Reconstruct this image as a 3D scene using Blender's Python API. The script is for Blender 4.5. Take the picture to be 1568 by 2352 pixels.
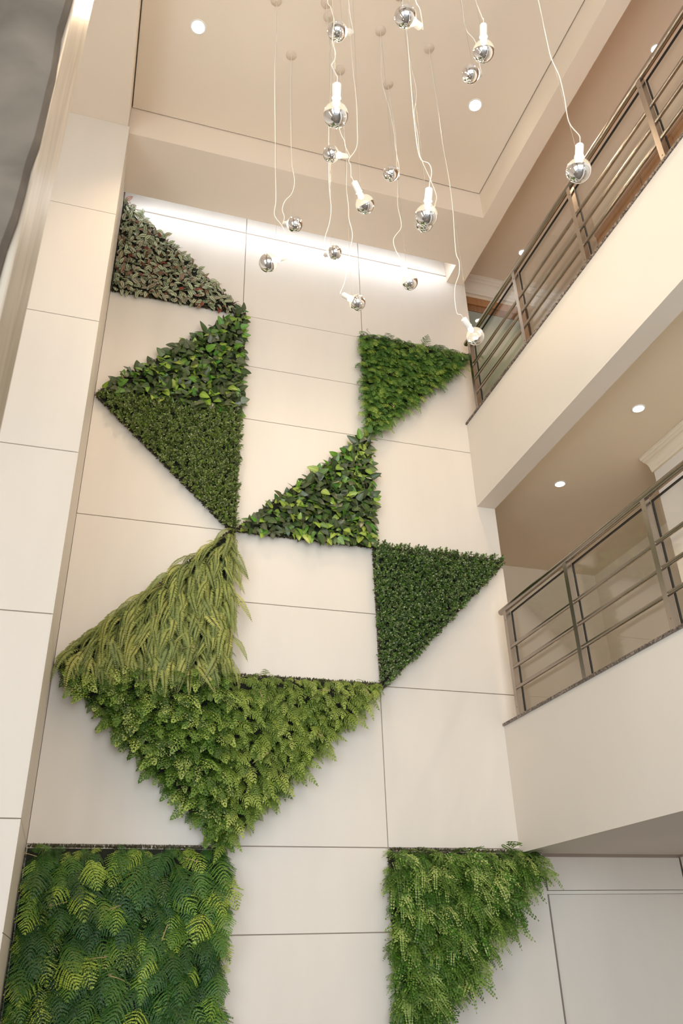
import bpy, math, random
import numpy as np
from mathutils import Matrix, Vector

random.seed(11)
RNG = np.random.default_rng(11)
scene = bpy.context.scene
for _o in list(bpy.data.objects):
    bpy.data.objects.remove(_o, do_unlink=True)
COL = scene.collection


def lin(r, g, b):
    f = lambda c: (c / 12.92 if c <= .04045 else ((c + .055) / 1.055) ** 2.4)
    return (f(r / 255), f(g / 255), f(b / 255), 1.0)


# ------------------------------------------------------------------ camera
W_PX, H_PX, F_PX = 1568, 2352, 1864.19
CAM = Vector((0, 0, 1.6))
cam_d = bpy.data.cameras.new('camera')
cam_d.sensor_fit = 'HORIZONTAL'
cam_d.sensor_width = 24
cam_d.lens = F_PX / W_PX * 24
cam_d.clip_start = .05
cam_d.dof.use_dof = True
cam_d.dof.focus_distance = 7.0
cam_d.dof.aperture_fstop = 5.2
cam = bpy.data.objects.new('camera', cam_d)
cam.location = CAM
cam.rotation_euler = (math.radians(119.16359), math.radians(1.51439), math.radians(-17.0674))
COL.objects.link(cam)
scene.camera = cam
CAM_R = cam.rotation_euler.to_matrix()


def ray(x, y):
    return CAM_R @ Vector(((x - W_PX / 2) / F_PX, -(y - H_PX / 2) / F_PX, -1))


def on_y(x, y, Y):
    d = ray(x, y)
    return CAM + d * (Y / d.y)


# ------------------------------------------------------------------ world, daylight, exposure
world = bpy.data.worlds.new('world')
scene.world = world
world.use_nodes = True
wn = world.node_tree.nodes
wn['Background'].inputs[0].default_value = (.84, .92, 1, 1)
wn['Background'].inputs[1].default_value = 7.8

scene.view_settings.view_transform = 'Standard'
scene.view_settings.look = 'None'
scene.view_settings.gamma = 1
scene.view_settings.use_curve_mapping = False
scene.view_settings.exposure = 0.15
scene.cycles.max_bounces = 12
scene.cycles.diffuse_bounces = 6
scene.cycles.transparent_max_bounces = 16
scene.cycles.sample_clamp_indirect = 6
scene.cycles.caustics_reflective = False
scene.cycles.caustics_refractive = False

WIN_BACK = (-2.9, 2.7, .15, 4.9)     # entrance glazing behind the photographer: x0 x1 z0 z1
Y_FRONT = -4.2
WIN_SIDE = (-3.6, 1.5, .5, 4.9)      # tall glazing in the side wall: y0 y1 z0 z1
X_SIDE = -3.6
for _c, _r, _a, _b in (((sum(WIN_BACK[:2]) / 2, Y_FRONT - .16, sum(WIN_BACK[2:]) / 2), (math.radians(90), 0, 0), WIN_BACK[1] - WIN_BACK[0], WIN_BACK[3] - WIN_BACK[2]),
                       ((X_SIDE - .16, sum(WIN_SIDE[:2]) / 2, sum(WIN_SIDE[2:]) / 2), (math.radians(90), 0, math.radians(-90)), WIN_SIDE[1] - WIN_SIDE[0], WIN_SIDE[3] - WIN_SIDE[2])):
    _pl = bpy.data.lights.new('window_portal', 'AREA')
    _pl.shape = 'RECTANGLE'
    _pl.size, _pl.size_y = _a, _b
    _pl.cycles.is_portal = True
    _po = bpy.data.objects.new('window_portal', _pl)
    _po.location, _po.rotation_euler = _c, _r
    COL.objects.link(_po)

P_DOWN, P_GALLERY, P_COVE, E_FILAMENT, E_GLASS = 150, 55, 7.5, 800, 1.3
WARM = (1, .74, .48)

# ------------------------------------------------------------------ materials
MATS = {}


def nmat(name):
    m = bpy.data.materials.new(name)
    m.use_nodes = True
    nt = m.node_tree
    MATS[name] = m
    return m, nt, nt.nodes['Principled BSDF']


def N(nt, t, **kw):
    n = nt.nodes.new(t)
    for k, v in kw.items():
        setattr(n, k, v)
    return n


def simple(name, col, rough=.6, metal=0., noise=0., nscale=4., bump=0., stretch=(1, 1, 1), spec=.5):
    m, nt, b = nmat(name)
    b.inputs['Base Color'].default_value = col
    b.inputs['Roughness'].default_value = rough
    b.inputs['Metallic'].default_value = metal
    b.inputs['Specular IOR Level'].default_value = spec
    if noise or bump:
        tc = N(nt, 'ShaderNodeNewGeometry')
        mp = N(nt, 'ShaderNodeMapping')
        mp.inputs['Scale'].default_value = stretch
        nz = N(nt, 'ShaderNodeTexNoise')
        nz.inputs['Scale'].default_value = nscale
        nz.inputs['Detail'].default_value = 6
        nt.links.new(tc.outputs['Position'], mp.inputs['Vector'])
        nt.links.new(mp.outputs['Vector'], nz.inputs['Vector'])
        if noise:
            r = N(nt, 'ShaderNodeValToRGB')
            r.color_ramp.elements[0].position = .3
            r.color_ramp.elements[1].position = .7
            r.color_ramp.elements[0].color = [c * (1 - noise) for c in col[:3]] + [1]
            r.color_ramp.elements[1].color = [min(1, c * (1 + noise)) for c in col[:3]] + [1]
            nt.links.new(nz.outputs['Fac'], r.inputs['Fac'])
            nt.links.new(r.outputs['Color'], b.inputs['Base Color'])
        if bump:
            bp = N(nt, 'ShaderNodeBump')
            bp.inputs['Strength'].default_value = bump
            bp.inputs['Distance'].default_value = .01
            nt.links.new(nz.outputs['Fac'], bp.inputs['Height'])
            nt.links.new(bp.outputs['Normal'], b.inputs['Normal'])
    return m


simple('panel_white', (.71, .642, .566, 1), .5, noise=.025, nscale=1.6, stretch=(2.5, 2.5, .5), spec=.3)
simple('paint_white', (.71, .642, .566, 1), .8, noise=.015, nscale=1.2, spec=.2)
simple('paint_ceiling', (.77, .66, .545, 1), .85, noise=.02, nscale=.9, spec=.2)
simple('paint_gallery', (.74, .64, .50, 1), .8, noise=.02, nscale=1.1, spec=.2)
simple('paint_cove', (.86, .86, .87, 1), .8, spec=.2)
simple('groove', (.34, .27, .22, 1), .8)
simple('plaster_moulding', (.76, .70, .62, 1), .75, spec=.2)
simple('floor_tile', (.19, .175, .16, 1), .22, noise=.12, nscale=2)
simple('steel', (.44, .38, .33, 1), .27, metal=1., noise=.06, nscale=30, stretch=(1, 1, .1))
simple('steel_tube', (.37, .315, .265, 1), .24, metal=1., noise=.05, nscale=20)
simple('gasket', (.012, .012, .012, 1), .5)
simple('white_plastic', (.86, .83, .78, 1), .35)
simple('cord_white', (.80, .74, .66, 1), .5)
simple('wire_steel', (.40, .36, .31, 1), .45, metal=.4)
simple('rosette_plastic', (.66, .545, .435, 1), .6)
simple('ring_white', (.85, .82, .78, 1), .4)
simple('mirror_silver', (.86, .86, .88, 1), .015, metal=1.)
simple('dark_frame', (.03, .03, .032, 1), .4)
simple('handle_metal', (.12, .11, .10, 1), .3, metal=1.)
simple('backing', (.012, .014, .006, 1), .95, noise=.3, nscale=30)
simple('fiddle', (.50, .38, .19, 1), .6)
simple('moss', (.075, .065, .03, 1), .7, noise=.5, nscale=25)


def granite():
    m, nt, b = nmat('granite')
    g = N(nt, 'ShaderNodeNewGeometry')
    v = N(nt, 'ShaderNodeTexVoronoi')
    v.inputs['Scale'].default_value = 95
    n = N(nt, 'ShaderNodeTexNoise')
    n.inputs['Scale'].default_value = 60
    n.inputs['Detail'].default_value = 5
    r = N(nt, 'ShaderNodeValToRGB')
    e = r.color_ramp.elements
    e[0].position, e[0].color = .28, (.03, .024, .02, 1)
    e[1].position, e[1].color = .78, (.36, .28, .22, 1)
    k = r.color_ramp.elements.new(.5)
    k.color = (.13, .095, .075, 1)
    mx = N(nt, 'ShaderNodeMath', operation='ADD')
    hf = N(nt, 'ShaderNodeMath', operation='MULTIPLY')
    hf.inputs[1].default_value = .5
    nt.links.new(g.outputs['Position'], v.inputs['Vector'])
    nt.links.new(g.outputs['Position'], n.inputs['Vector'])
    nt.links.new(v.outputs['Color'], mx.inputs[0])
    nt.links.new(n.outputs['Fac'], mx.inputs[1])
    nt.links.new(mx.outputs[0], hf.inputs[0])
    nt.links.new(hf.outputs[0], r.inputs['Fac'])
    nt.links.new(r.outputs['Color'], b.inputs['Base Color'])
    b.inputs['Roughness'].default_value = .25


granite()


def stone(name, c0, c1, scale, stretch, rough, bump):
    m, nt, b = nmat(name)
    g = N(nt, 'ShaderNodeNewGeometry')
    mp = N(nt, 'ShaderNodeMapping')
    mp.inputs['Scale'].default_value = stretch
    n = N(nt, 'ShaderNodeTexNoise')
    n.inputs['Scale'].default_value = scale
    n.inputs['Detail'].default_value = 9
    n.inputs['Distortion'].default_value = .8
    r = N(nt, 'ShaderNodeValToRGB')
    e = r.color_ramp.elements
    e[0].position, e[0].color = .3, c0
    e[1].position, e[1].color = .72, c1
    bp = N(nt, 'ShaderNodeBump')
    bp.inputs['Strength'].default_value = bump
    bp.inputs['Distance'].default_value = .012
    nt.links.new(g.outputs['Position'], mp.inputs['Vector'])
    nt.links.new(mp.outputs['Vector'], n.inputs['Vector'])
    nt.links.new(n.outputs['Fac'], r.inputs['Fac'])
    nt.links.new(r.outputs['Color'], b.inputs['Base Color'])
    nt.links.new(n.outputs['Fac'], bp.inputs['Height'])
    nt.links.new(bp.outputs['Normal'], b.inputs['Normal'])
    b.inputs['Roughness'].default_value = rough


stone('stone_rough', (.066, .049, .035, 1), (.145, .113, .083, 1), 3.2, (1, 1, 1), .9, .5)
stone('stone_polished', (.36, .29, .215, 1), (.60, .51, .41, 1), 3.0, (6, 6, .5), .3, .06)


def wood(name, c0, c1):
    m, nt, b = nmat(name)
    g = N(nt, 'ShaderNodeNewGeometry')
    mp = N(nt, 'ShaderNodeMapping')
    mp.inputs['Scale'].default_value = (9, 9, .7)
    n = N(nt, 'ShaderNodeTexNoise')
    n.inputs['Scale'].default_value = 3
    n.inputs['Detail'].default_value = 7
    r = N(nt, 'ShaderNodeValToRGB')
    r.color_ramp.elements[0].position, r.color_ramp.elements[0].color = .3, c0
    r.color_ramp.elements[1].position, r.color_ramp.elements[1].color = .7, c1
    nt.links.new(g.outputs['Position'], mp.inputs['Vector'])
    nt.links.new(mp.outputs['Vector'], n.inputs['Vector'])
    nt.links.new(n.outputs['Fac'], r.inputs['Fac'])
    nt.links.new(r.outputs['Color'], b.inputs['Base Color'])
    b.inputs['Roughness'].default_value = .35


wood('wood_orange', (.34, .155, .055, 1), (.43, .21, .085, 1))
wood('wood_frame', (.22, .085, .025, 1), (.31, .13, .042, 1))


def thin_fresnel(nt):
    """Fresnel of a thin sheet, the same from both sides (no total internal reflection)"""
    g = N(nt, 'ShaderNodeNewGeometry')
    mr = N(nt, 'ShaderNodeMapRange')
    mr.inputs['To Min'].default_value = 1.5
    mr.inputs['To Max'].default_value = 1 / 1.5
    fr = N(nt, 'ShaderNodeFresnel')
    nt.links.new(g.outputs['Backfacing'], mr.inputs['Value'])
    nt.links.new(mr.outputs['Result'], fr.inputs['IOR'])
    return fr


def glass(name, tint, haze=0.):
    m = bpy.data.materials.new(name)
    m.use_nodes = True
    nt = m.node_tree
    nt.nodes.remove(nt.nodes['Principled BSDF'])
    out = nt.nodes['Material Output']
    tr = N(nt, 'ShaderNodeBsdfTransparent')
    tr.inputs['Color'].default_value = tint
    gl = N(nt, 'ShaderNodeBsdfGlossy')
    gl.inputs['Roughness'].default_value = .02
    fr = thin_fresnel(nt)
    mx = N(nt, 'ShaderNodeMixShader')
    nt.links.new(fr.outputs[0], mx.inputs[0])
    if haze:
        tl = N(nt, 'ShaderNodeBsdfTranslucent')
        tl.inputs['Color'].default_value = (.82, .86, .82, 1)
        df = N(nt, 'ShaderNodeBsdfDiffuse')
        df.inputs['Color'].default_value = (.62, .70, .66, 1)
        m1 = N(nt, 'ShaderNodeMixShader')
        m1.inputs[0].default_value = .5
        nt.links.new(tl.outputs[0], m1.inputs[1])
        nt.links.new(df.outputs[0], m1.inputs[2])
        m2 = N(nt, 'ShaderNodeMixShader')
        m2.inputs[0].default_value = haze
        nt.links.new(tr.outputs[0], m2.inputs[1])
        nt.links.new(m1.outputs[0], m2.inputs[2])
        nt.links.new(m2.outputs[0], mx.inputs[1])
    else:
        nt.links.new(tr.outputs[0], mx.inputs[1])
    nt.links.new(gl.outputs[0], mx.inputs[2])
    nt.links.new(mx.outputs[0], out.inputs['Surface'])
    MATS[name] = m


glass('pane_glass', (.985, .99, .98, 1))
glass('frosted_glass', (.9, .97, .93, 1), .8)
glass('window_glass', (.97, .98, .98, 1))


def emis(name, col, strength):
    m = bpy.data.materials.new(name)
    m.use_nodes = True
    nt = m.node_tree
    nt.nodes.remove(nt.nodes['Principled BSDF'])
    e = N(nt, 'ShaderNodeEmission')
    e.inputs[0].default_value = (*col, 1)
    e.inputs[1].default_value = strength
    nt.links.new(e.outputs[0], nt.nodes['Material Output'].inputs['Surface'])
    MATS[name] = m


emis('lens_warm', (1, .9, .76), 40)
emis('lens_cool', (.96, .98, 1), 25)
emis('filament', (1, .88, .68), E_FILAMENT)
emis('led_white', (.92, .96, 1), 6)


def bulb_glass():
    m = bpy.data.materials.new('bulb_glass')
    m.use_nodes = True
    nt = m.node_tree
    nt.nodes.remove(nt.nodes['Principled BSDF'])
    tr = N(nt, 'ShaderNodeBsdfTransparent')
    gl = N(nt, 'ShaderNodeBsdfGlossy')
    gl.inputs['Roughness'].default_value = .03
    e = N(nt, 'ShaderNodeEmission')
    e.inputs[0].default_value = (1, .86, .62, 1)
    e.inputs[1].default_value = E_GLASS
    m1 = N(nt, 'ShaderNodeMixShader')
    m1.inputs[0].default_value = .38
    m2 = N(nt, 'ShaderNodeMixShader')
    fr = thin_fresnel(nt)
    nt.links.new(tr.outputs[0], m1.inputs[1])
    nt.links.new(e.outputs[0], m1.inputs[2])
    nt.links.new(fr.outputs[0], m2.inputs[0])
    nt.links.new(m1.outputs[0], m2.inputs[1])
    nt.links.new(gl.outputs[0], m2.inputs[2])
    nt.links.new(m2.outputs[0], nt.nodes['Material Output'].inputs['Surface'])
    MATS['bulb_glass'] = m


bulb_glass()


def leafmat(name, stops, rough=.45, stripe=None, vein=None, transl=.18, spec=.4):
    """Leaf colour by a random value per leaf (object random + 'rnd' of joined leaves); stripes along the blade from 'luv'."""
    m, nt, b = nmat(name)
    oi = N(nt, 'ShaderNodeObjectInfo')
    at = N(nt, 'ShaderNodeAttribute', attribute_name='rnd')
    ad = N(nt, 'ShaderNodeMath', operation='ADD')
    frc = N(nt, 'ShaderNodeMath', operation='FRACT')
    nt.links.new(oi.outputs['Random'], ad.inputs[0])
    nt.links.new(at.outputs['Fac'], ad.inputs[1])
    nt.links.new(ad.outputs[0], frc.inputs[0])
    r = N(nt, 'ShaderNodeValToRGB')
    cr = r.color_ramp
    while len(cr.elements) < len(stops):
        cr.elements.new(.5)
    for e, (p, c) in zip(cr.elements, stops):
        e.position = p
        e.color = c
    nt.links.new(frc.outputs[0], r.inputs['Fac'])
    col = r.outputs['Color']
    if stripe or vein:
        uv = N(nt, 'ShaderNodeAttribute', attribute_name='luv')
        sx = N(nt, 'ShaderNodeSeparateXYZ')
        nt.links.new(uv.outputs['Vector'], sx.inputs[0])
        sr = N(nt, 'ShaderNodeValToRGB')
        spec_l = stripe or vein
        while len(sr.color_ramp.elements) < len(spec_l):
            sr.color_ramp.elements.new(.5)
        for e, (p, v) in zip(sr.color_ramp.elements, spec_l):
            e.position = p
            e.color = (v, v, v, 1)
        nt.links.new(sx.outputs['X'], sr.inputs['Fac'])
        mx = N(nt, 'ShaderNodeMixRGB', blend_type='MIX' if stripe else 'MULTIPLY')
        if stripe:
            mx.inputs[1].default_value = (.028, .030, .020, 1)
            nt.links.new(col, mx.inputs[2])
            nt.links.new(sr.outputs['Color'], mx.inputs[0])
        else:
            mx.inputs[0].default_value = 1
            nt.links.new(col, mx.inputs[1])
            nt.links.new(sr.outputs['Color'], mx.inputs[2])
        col = mx.outputs[0]
    nt.links.new(col, b.inputs['Base Color'])
    b.inputs['Roughness'].default_value = rough
    b.inputs['Specular IOR Level'].default_value = spec
    if transl:
        tl = N(nt, 'ShaderNodeBsdfTranslucent')
        nt.links.new(col, tl.inputs['Color'])
        ms = N(nt, 'ShaderNodeMixShader')
        ms.inputs[0].default_value = transl
        nt.links.new(b.outputs[0], ms.inputs[1])
        nt.links.new(tl.outputs[0], ms.inputs[2])
        nt.links.new(ms.outputs[0], nt.nodes['Material Output'].inputs['Surface'])
    return m


G = lambda r, g, b: (r, g, b, 1)
leafmat('leaf_striped', [(0, G(.42, .47, .27)), (.45, G(.58, .63, .38)), (.72, G(.46, .42, .28)), (.86, G(.32, .19, .12)),
                         (.93, G(.34, .05, .025)), (1, G(.50, .56, .33))], .4,
        stripe=[(.0, .12), (.08, .2), (.17, 1), (.38, .95), (.47, .06), (.53, .06), (.62, .95), (.83, 1), (.92, .2), (1, .12)])
leafmat('leaf_pothos', [(0, G(.05, .085, .025)), (.2, G(.11, .12, .06)), (.38, G(.05, .10, .022)), (.52, G(.13, .15, .07)), (.62, G(.12, .29, .03)), (.74, G(.27, .41, .05)),
                        (.85, G(.38, .45, .08)), (.93, G(.07, .24, .025)), (1, G(.10, .11, .05))], .30,
        vein=[(0, .85), (.42, .95), (.5, 1.5), (.58, .95), (1, .85)], spec=.5)
leafmat('leaf_boxwood_olive', [(0, G(.035, .05, .012)), (.2, G(.13, .17, .04)), (.45, G(.24, .29, .09)), (.62, G(.46, .49, .24)), (.78, G(.15, .25, .03)), (.9, G(.24, .40, .035)), (1, G(.05, .07, .02))], .32, spec=.7)  # pale and near-black stops paint leaf highlights and shaded gaps into the colour
leafmat('leaf_boxwood_dark', [(0, G(.015, .03, .01)), (.25, G(.07, .13, .03)), (.48, G(.19, .27, .08)), (.64, G(.52, .57, .30)), (.8, G(.06, .15, .02)), (.93, G(.17, .38, .02)), (1, G(.018, .03, .01))], .32, spec=.7)  # pale stop stands in for leaf highlights, near-black ones for shade between leaves
leafmat('leaf_fern_fresh', [(0, G(.06, .17, .03)), (.4, G(.12, .26, .045)), (.7, G(.19, .34, .05)), (.9, G(.36, .47, .07)), (1, G(.07, .18, .04))], .5)
leafmat('leaf_sword', [(0, G(.20, .235, .06)), (.4, G(.30, .34, .085)), (.7, G(.36, .38, .09)), (.9, G(.46, .45, .12)), (1, G(.18, .24, .08))], .55)
leafmat('leaf_small_dark', [(0, G(.025, .07, .006)), (.35, G(.07, .16, .014)), (.58, G(.16, .27, .03)), (.76, G(.34, .43, .08)), (.86, G(.46, .52, .15)), (1, G(.03, .10, .010))], .45)
leafmat('leaf_small_light', [(0, G(.09, .16, .018)), (.35, G(.19, .28, .035)), (.65, G(.29, .38, .06)), (.88, G(.42, .48, .11)), (1, G(.10, .19, .03))], .5)
leafmat('leaf_fern_deep', [(0, G(.014, .065, .010)), (.40, G(.035, .12, .018)), (.62, G(.075, .19, .026)), (.78, G(.15, .29, .03)), (.87, G(.38, .50, .06)), (.95, G(.42, .52, .07)), (1, G(.022, .09, .016))], .42)
leafmat('leaf_maiden', [(0, G(.04, .10, .010)), (.35, G(.10, .20, .022)), (.58, G(.22, .33, .06)), (.78, G(.42, .49, .15)), (.90, G(.08, .25, .010)), (1, G(.05, .12, .014))], .5)
simple('rachis_dark', (.06, .035, .015, 1), .6)
simple('rachis_green', (.12, .15, .04, 1), .6)


# ------------------------------------------------------------------ mesh helpers
class MB:
    def __init__(s):
        s.v, s.f, s.m = [], [], []

    def box(s, x0, x1, y0, y1, z0, z1, mi=0):
        i = len(s.v)
        s.v += [(x, y, z) for z in (z0, z1) for y in (y0, y1) for x in (x0, x1)]
        for q in ((0, 2, 3, 1), (4, 5, 7, 6), (0, 1, 5, 4), (2, 6, 7, 3), (0, 4, 6, 2), (1, 3, 7, 5)):
            s.f.append(tuple(i + k for k in q))
            s.m.append(mi)
        return s

    def prism(s, poly, axis, a, b, mi=0):
        """poly: 2D outline; axis 'x','y','z' is the extrusion axis from a to b."""
        i, n = len(s.v), len(poly)
        def P(p, t):
            return {'x': (t, p[0], p[1]), 'y': (p[0], t, p[1]), 'z': (p[0], p[1], t)}[axis]
        s.v += [P(p, a) for p in poly] + [P(p, b) for p in poly]
        s.f.append(tuple(range(i, i + n))[::-1])
        s.f.append(tuple(range(i + n, i + 2 * n)))
        s.m += [mi, mi]
        for k in range(n):
            s.f.append((i + k, i + (k + 1) % n, i + n + (k + 1) % n, i + n + k))
            s.m.append(mi)
        return s

    def tube(s, path, r, seg=8, mi=0, cap=True):
        path = [Vector(p) for p in path]
        i0 = len(s.v)
        up = None
        for k, p in enumerate(path):
            t = (path[min(k + 1, len(path) - 1)] - path[max(k - 1, 0)]).normalized()
            if up is None:
                up = Vector((1, 0, 0)) if abs(t.x) < .8 else Vector((0, 1, 0))
            a = (up - t * up.dot(t)).normalized()
            up = a
            b = t.cross(a)
            rr = r[k] if isinstance(r, (list, tuple)) else r
            for j in range(seg):
                q = 2 * math.pi * j / seg
                s.v.append(tuple(p + a * math.cos(q) * rr + b * math.sin(q) * rr))
        for k in range(len(path) - 1):
            for j in range(seg):
                a0 = i0 + k * seg + j
                a1 = i0 + k * seg + (j + 1) % seg
                s.f.append((a0, a1, a1 + seg, a0 + seg))
                s.m.append(mi)
        if cap:
            s.f.append(tuple(i0 + j for j in range(seg))[::-1])
            e = i0 + (len(path) - 1) * seg
            s.f.append(tuple(e + j for j in range(seg)))
            s.m += [mi, mi]
        return s

    def lathe(s, prof, seg=24, mi=0):
        """profile of (radius, z) about the local z axis"""
        i0 = len(s.v)
        for (r, z) in prof:
            for j in range(seg):
                q = 2 * math.pi * j / seg
                s.v.append((r * math.cos(q), r * math.sin(q), z))
        for k in range(len(prof) - 1):
            for j in range(seg):
                a0 = i0 + k * seg + j
                a1 = i0 + k * seg + (j + 1) % seg
                s.f.append((a0, a1, a1 + seg, a0 + seg))
                s.m.append(mi)
        return s

    def mesh(s, name, mats, smooth=False, angle=40):
        me = bpy.data.meshes.new(name)
        me.from_pydata(s.v, [], s.f)
        for m in (mats if isinstance(mats, (list, tuple)) else [mats]):
            me.materials.append(MATS[m])
        me.polygons.foreach_set('material_index', s.m)
        if smooth:
            me.polygons.foreach_set('use_smooth', [True] * len(s.f))
            me.set_sharp_from_angle(angle=math.radians(angle))
        me.update()
        return me

    def build(s, name, mats, parent=None, smooth=False, loc=None):
        o = bpy.data.objects.new(name, s.mesh(name, mats, smooth))
        COL.objects.link(o)
        if parent is not None:
            o.parent = parent
        if loc is not None:
            o.location = loc
        return o


def tag(o, label, cat=None, group=None, kind=None):
    o['label'] = label
    if cat:
        o['category'] = cat
    if group:
        o['group'] = group
    if kind:
        o['kind'] = kind
    return o


def struct(o, label, cat=None):
    return tag(o, label, cat, kind='structure')


def empty(name, loc, label, cat, group=None):
    o = bpy.data.objects.new(name, None)
    o.empty_display_size = .1
    o.location = loc
    COL.objects.link(o)
    return tag(o, label, cat, group)


# ------------------------------------------------------------------ the setting
# X runs along the planted wall, Y into it (its face is Y = 6), Z up; the photographer stands at X = Y = 0
YW = 6.0
XL, XC1, XC2, XR = -.28, .982, 2.22, 3.482      # column lines of the cladding
ZR = [8.34, 7.2, 5.97, 4.8, 3.55, 2.34, 1.14, 0]  # row lines
XF = 3.29                                       # balcony fascia plane
ZS, ZC = 8.252, 8.605                           # soffit, main ceiling
ROOM_L, ROOM_R = -3.6, 4.78
GAP = .0025


def panel(parent, x0, x1, z0, z1, y=YW, t=.012, mat='panel_white'):
    c = .0015
    b = MB()
    x0 += GAP; x1 -= GAP; z0 += GAP; z1 -= GAP
    i = 0
    b.v += [(x0, y + t, z0), (x1, y + t, z0), (x1, y + t, z1), (x0, y + t, z1),
            (x0 + c, y, z0 + c), (x1 - c, y, z0 + c), (x1 - c, y, z1 - c), (x0 + c, y, z1 - c)]
    b.f += [(4, 5, 6, 7), (0, 1, 5, 4), (1, 2, 6, 5), (2, 3, 7, 6), (3, 0, 4, 7)]
    b.m += [0] * 5
    return b.build('panel', mat, parent)


fl = struct(MB().box(ROOM_L - .2, 5.6, Y_FRONT - .3, 7.7, -.2, 0).build('floor', 'floor_tile'), 'polished greyish stone floor of the atrium', 'floor')

wb = struct(MB().box(XL - .02, XR - .01, YW + .012, 7.6, 0, 9.2).build('wall_back', 'groove'), 'tall wall of cream white panels with thin joints behind the planted triangles', 'wall')
half = {1: [6.58, 4.17, 1.79]}
for ci, (x0, x1) in enumerate(((XL, XC1), (XC1, XC2), (XC2, XR))):
    zs = sorted(set(ZR + half.get(ci, []) + [9.1]), reverse=True)
    for z1, z0 in zip(zs[:-1], zs[1:]):
        panel(wb, x0, x1, z0 + (.006 if z0 == ZR[0] else 0), z1 - (.004 if z1 == ZR[0] else 0))

# clad pillar / wall standing forward at the side of the planted wall
wl = struct(MB().box(ROOM_L, XL - .012, 5.012, YW + .2, 0, 9.2).build('wall_left', 'groove'), 'tall cream panelled pillar beside the planted wall', 'wall')
ZP = [ZS + .002, 7.109, 5.933, 4.74, 3.545, 2.346, 1.15, 0]
for z1, z0 in zip(ZP[:-1], ZP[1:]):
    for x0, x1 in ((-1.55, XL), (-2.8, -1.55), (ROOM_L, -2.8)):
        panel(wl, x0, x1, z0, z1, y=5.0)
for z1, z0 in zip([ZS, 7.109, 5.933, 4.74, 3.545, 2.346, 1.79, 0][:-1], [7.109, 5.933, 4.74, 3.545, 2.346, 1.79, 0]):
    b = MB().box(XL - .012, XL, 5.0 + .001, YW - .001, z0 + GAP, z1 - GAP)
    b.build('panel', 'panel_white', wl)

y0, y1, z0, z1 = WIN_SIDE
ws = MB()
ws.box(ROOM_L - .2, ROOM_L, Y_FRONT - .2, y0, 0, 9.2)
ws.box(ROOM_L - .2, ROOM_L, y1, 5.0, 0, 9.2)
ws.box(ROOM_L - .2, ROOM_L, y0, y1, 0, z0)
ws.box(ROOM_L - .2, ROOM_L, y0, y1, z1, 9.2)
struct(ws.build('wall_side', 'paint_white'), 'white side wall of the atrium with tall glazing', 'wall')
win = MB()
for i in range(5):
    y = y0 + (y1 - y0) * i / 4
    win.box(ROOM_L - .13, ROOM_L - .05, max(y0, y - .04), min(y1, y + .04), z0, z1)
for j in range(4):
    z = z0 + (z1 - z0) * j / 3
    win.box(ROOM_L - .125, ROOM_L - .055, y0, y1, max(z0, z - .035), min(z1, z + .035))
wo = struct(win.build('window_2', 'dark_frame'), 'tall dark framed glazing in the side wall', 'window')
for i in range(4):
    for j in range(3):
        MB().box(ROOM_L - .095, ROOM_L - .087, y0 + (y1 - y0) * i / 4 + .045, y0 + (y1 - y0) * (i + 1) / 4 - .045,
                 z0 + (z1 - z0) * j / 3 + .04, z0 + (z1 - z0) * (j + 1) / 3 - .04).build('pane', 'window_glass', wo)

# entrance wall behind the photographer, with glazing
x0, x1, z0, z1 = WIN_BACK
wf = MB()
wf.box(ROOM_L - .2, x0, Y_FRONT - .2, Y_FRONT, 0, 9.2)
wf.box(x1, 5.6, Y_FRONT - .2, Y_FRONT, 0, 9.2)
wf.box(x0, x1, Y_FRONT - .2, Y_FRONT, 0, z0)
wf.box(x0, x1, Y_FRONT - .2, Y_FRONT, z1, 9.2)
struct(wf.build('wall_front', 'paint_white'), 'entrance wall with tall glazing opposite the planted wall', 'wall')
win = MB()
nx, nz = 4, 3
for i in range(nx + 1):
    x = x0 + (x1 - x0) * i / nx
    win.box(max(x0, x - .04), min(x1, x + .04), Y_FRONT - .13, Y_FRONT - .05, z0, z1)
for j in range(nz + 1):
    z = z0 + (z1 - z0) * j / nz
    win.box(x0, x1, Y_FRONT - .125, Y_FRONT - .055, max(z0, z - .035), min(z1, z + .035))
wo = struct(win.build('window_1', 'dark_frame'), 'tall dark framed entrance glazing opposite the planted wall', 'window')
for i in range(nx):
    for j in range(nz):
        MB().box(x0 + (x1 - x0) * i / nx + .045, x0 + (x1 - x0) * (i + 1) / nx - .045, Y_FRONT - .095, Y_FRONT - .087,
                 z0 + (z1 - z0) * j / nz + .04, z0 + (z1 - z0) * (j + 1) / nz - .04).build('pane', 'window_glass', wo)

# ceiling tray, soffits and cove
TX0, TX1, TY1, TY0 = -.292, 3.262, 5.068, -2.6
c = MB().box(TX0 + .011, TX1 - .011, TY0 + .011, TY1 - .011, ZC, ZC + .055)
struct(c.build('ceiling', 'paint_ceiling'), 'cream tray ceiling above the hanging globe lamps', 'ceiling')
c = MB().box(ROOM_L, 5.6, Y_FRONT, 7.6, ZC + .075, ZC + .2)
struct(c.build('ceiling_slab', 'paint_ceiling'), 'cream slab closing the shadow gap around the tray ceiling', 'ceiling')
YLIP = 5.735
s = MB()
s.box(TX0, 3.256, TY1, YLIP, ZS, ZS + .14)
s.box(TX0, 3.256, TY1, TY1 + .03, ZS + .14, ZC + .075)
s.box(TX0, 3.256, TY1 + .03, TY1 + .3, ZS + .14, ZC + .075)
struct(s.build('ceiling_soffit', 'paint_ceiling'), 'lowered soffit band with the cove slot before the planted wall', 'ceiling')
s = MB()
s.box(TX1, 3.45, Y_FRONT, YW - .002, ZS, ZC + .075)
s.box(3.256, TX1, TY1, YW - .002, ZS, ZC + .075)
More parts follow.
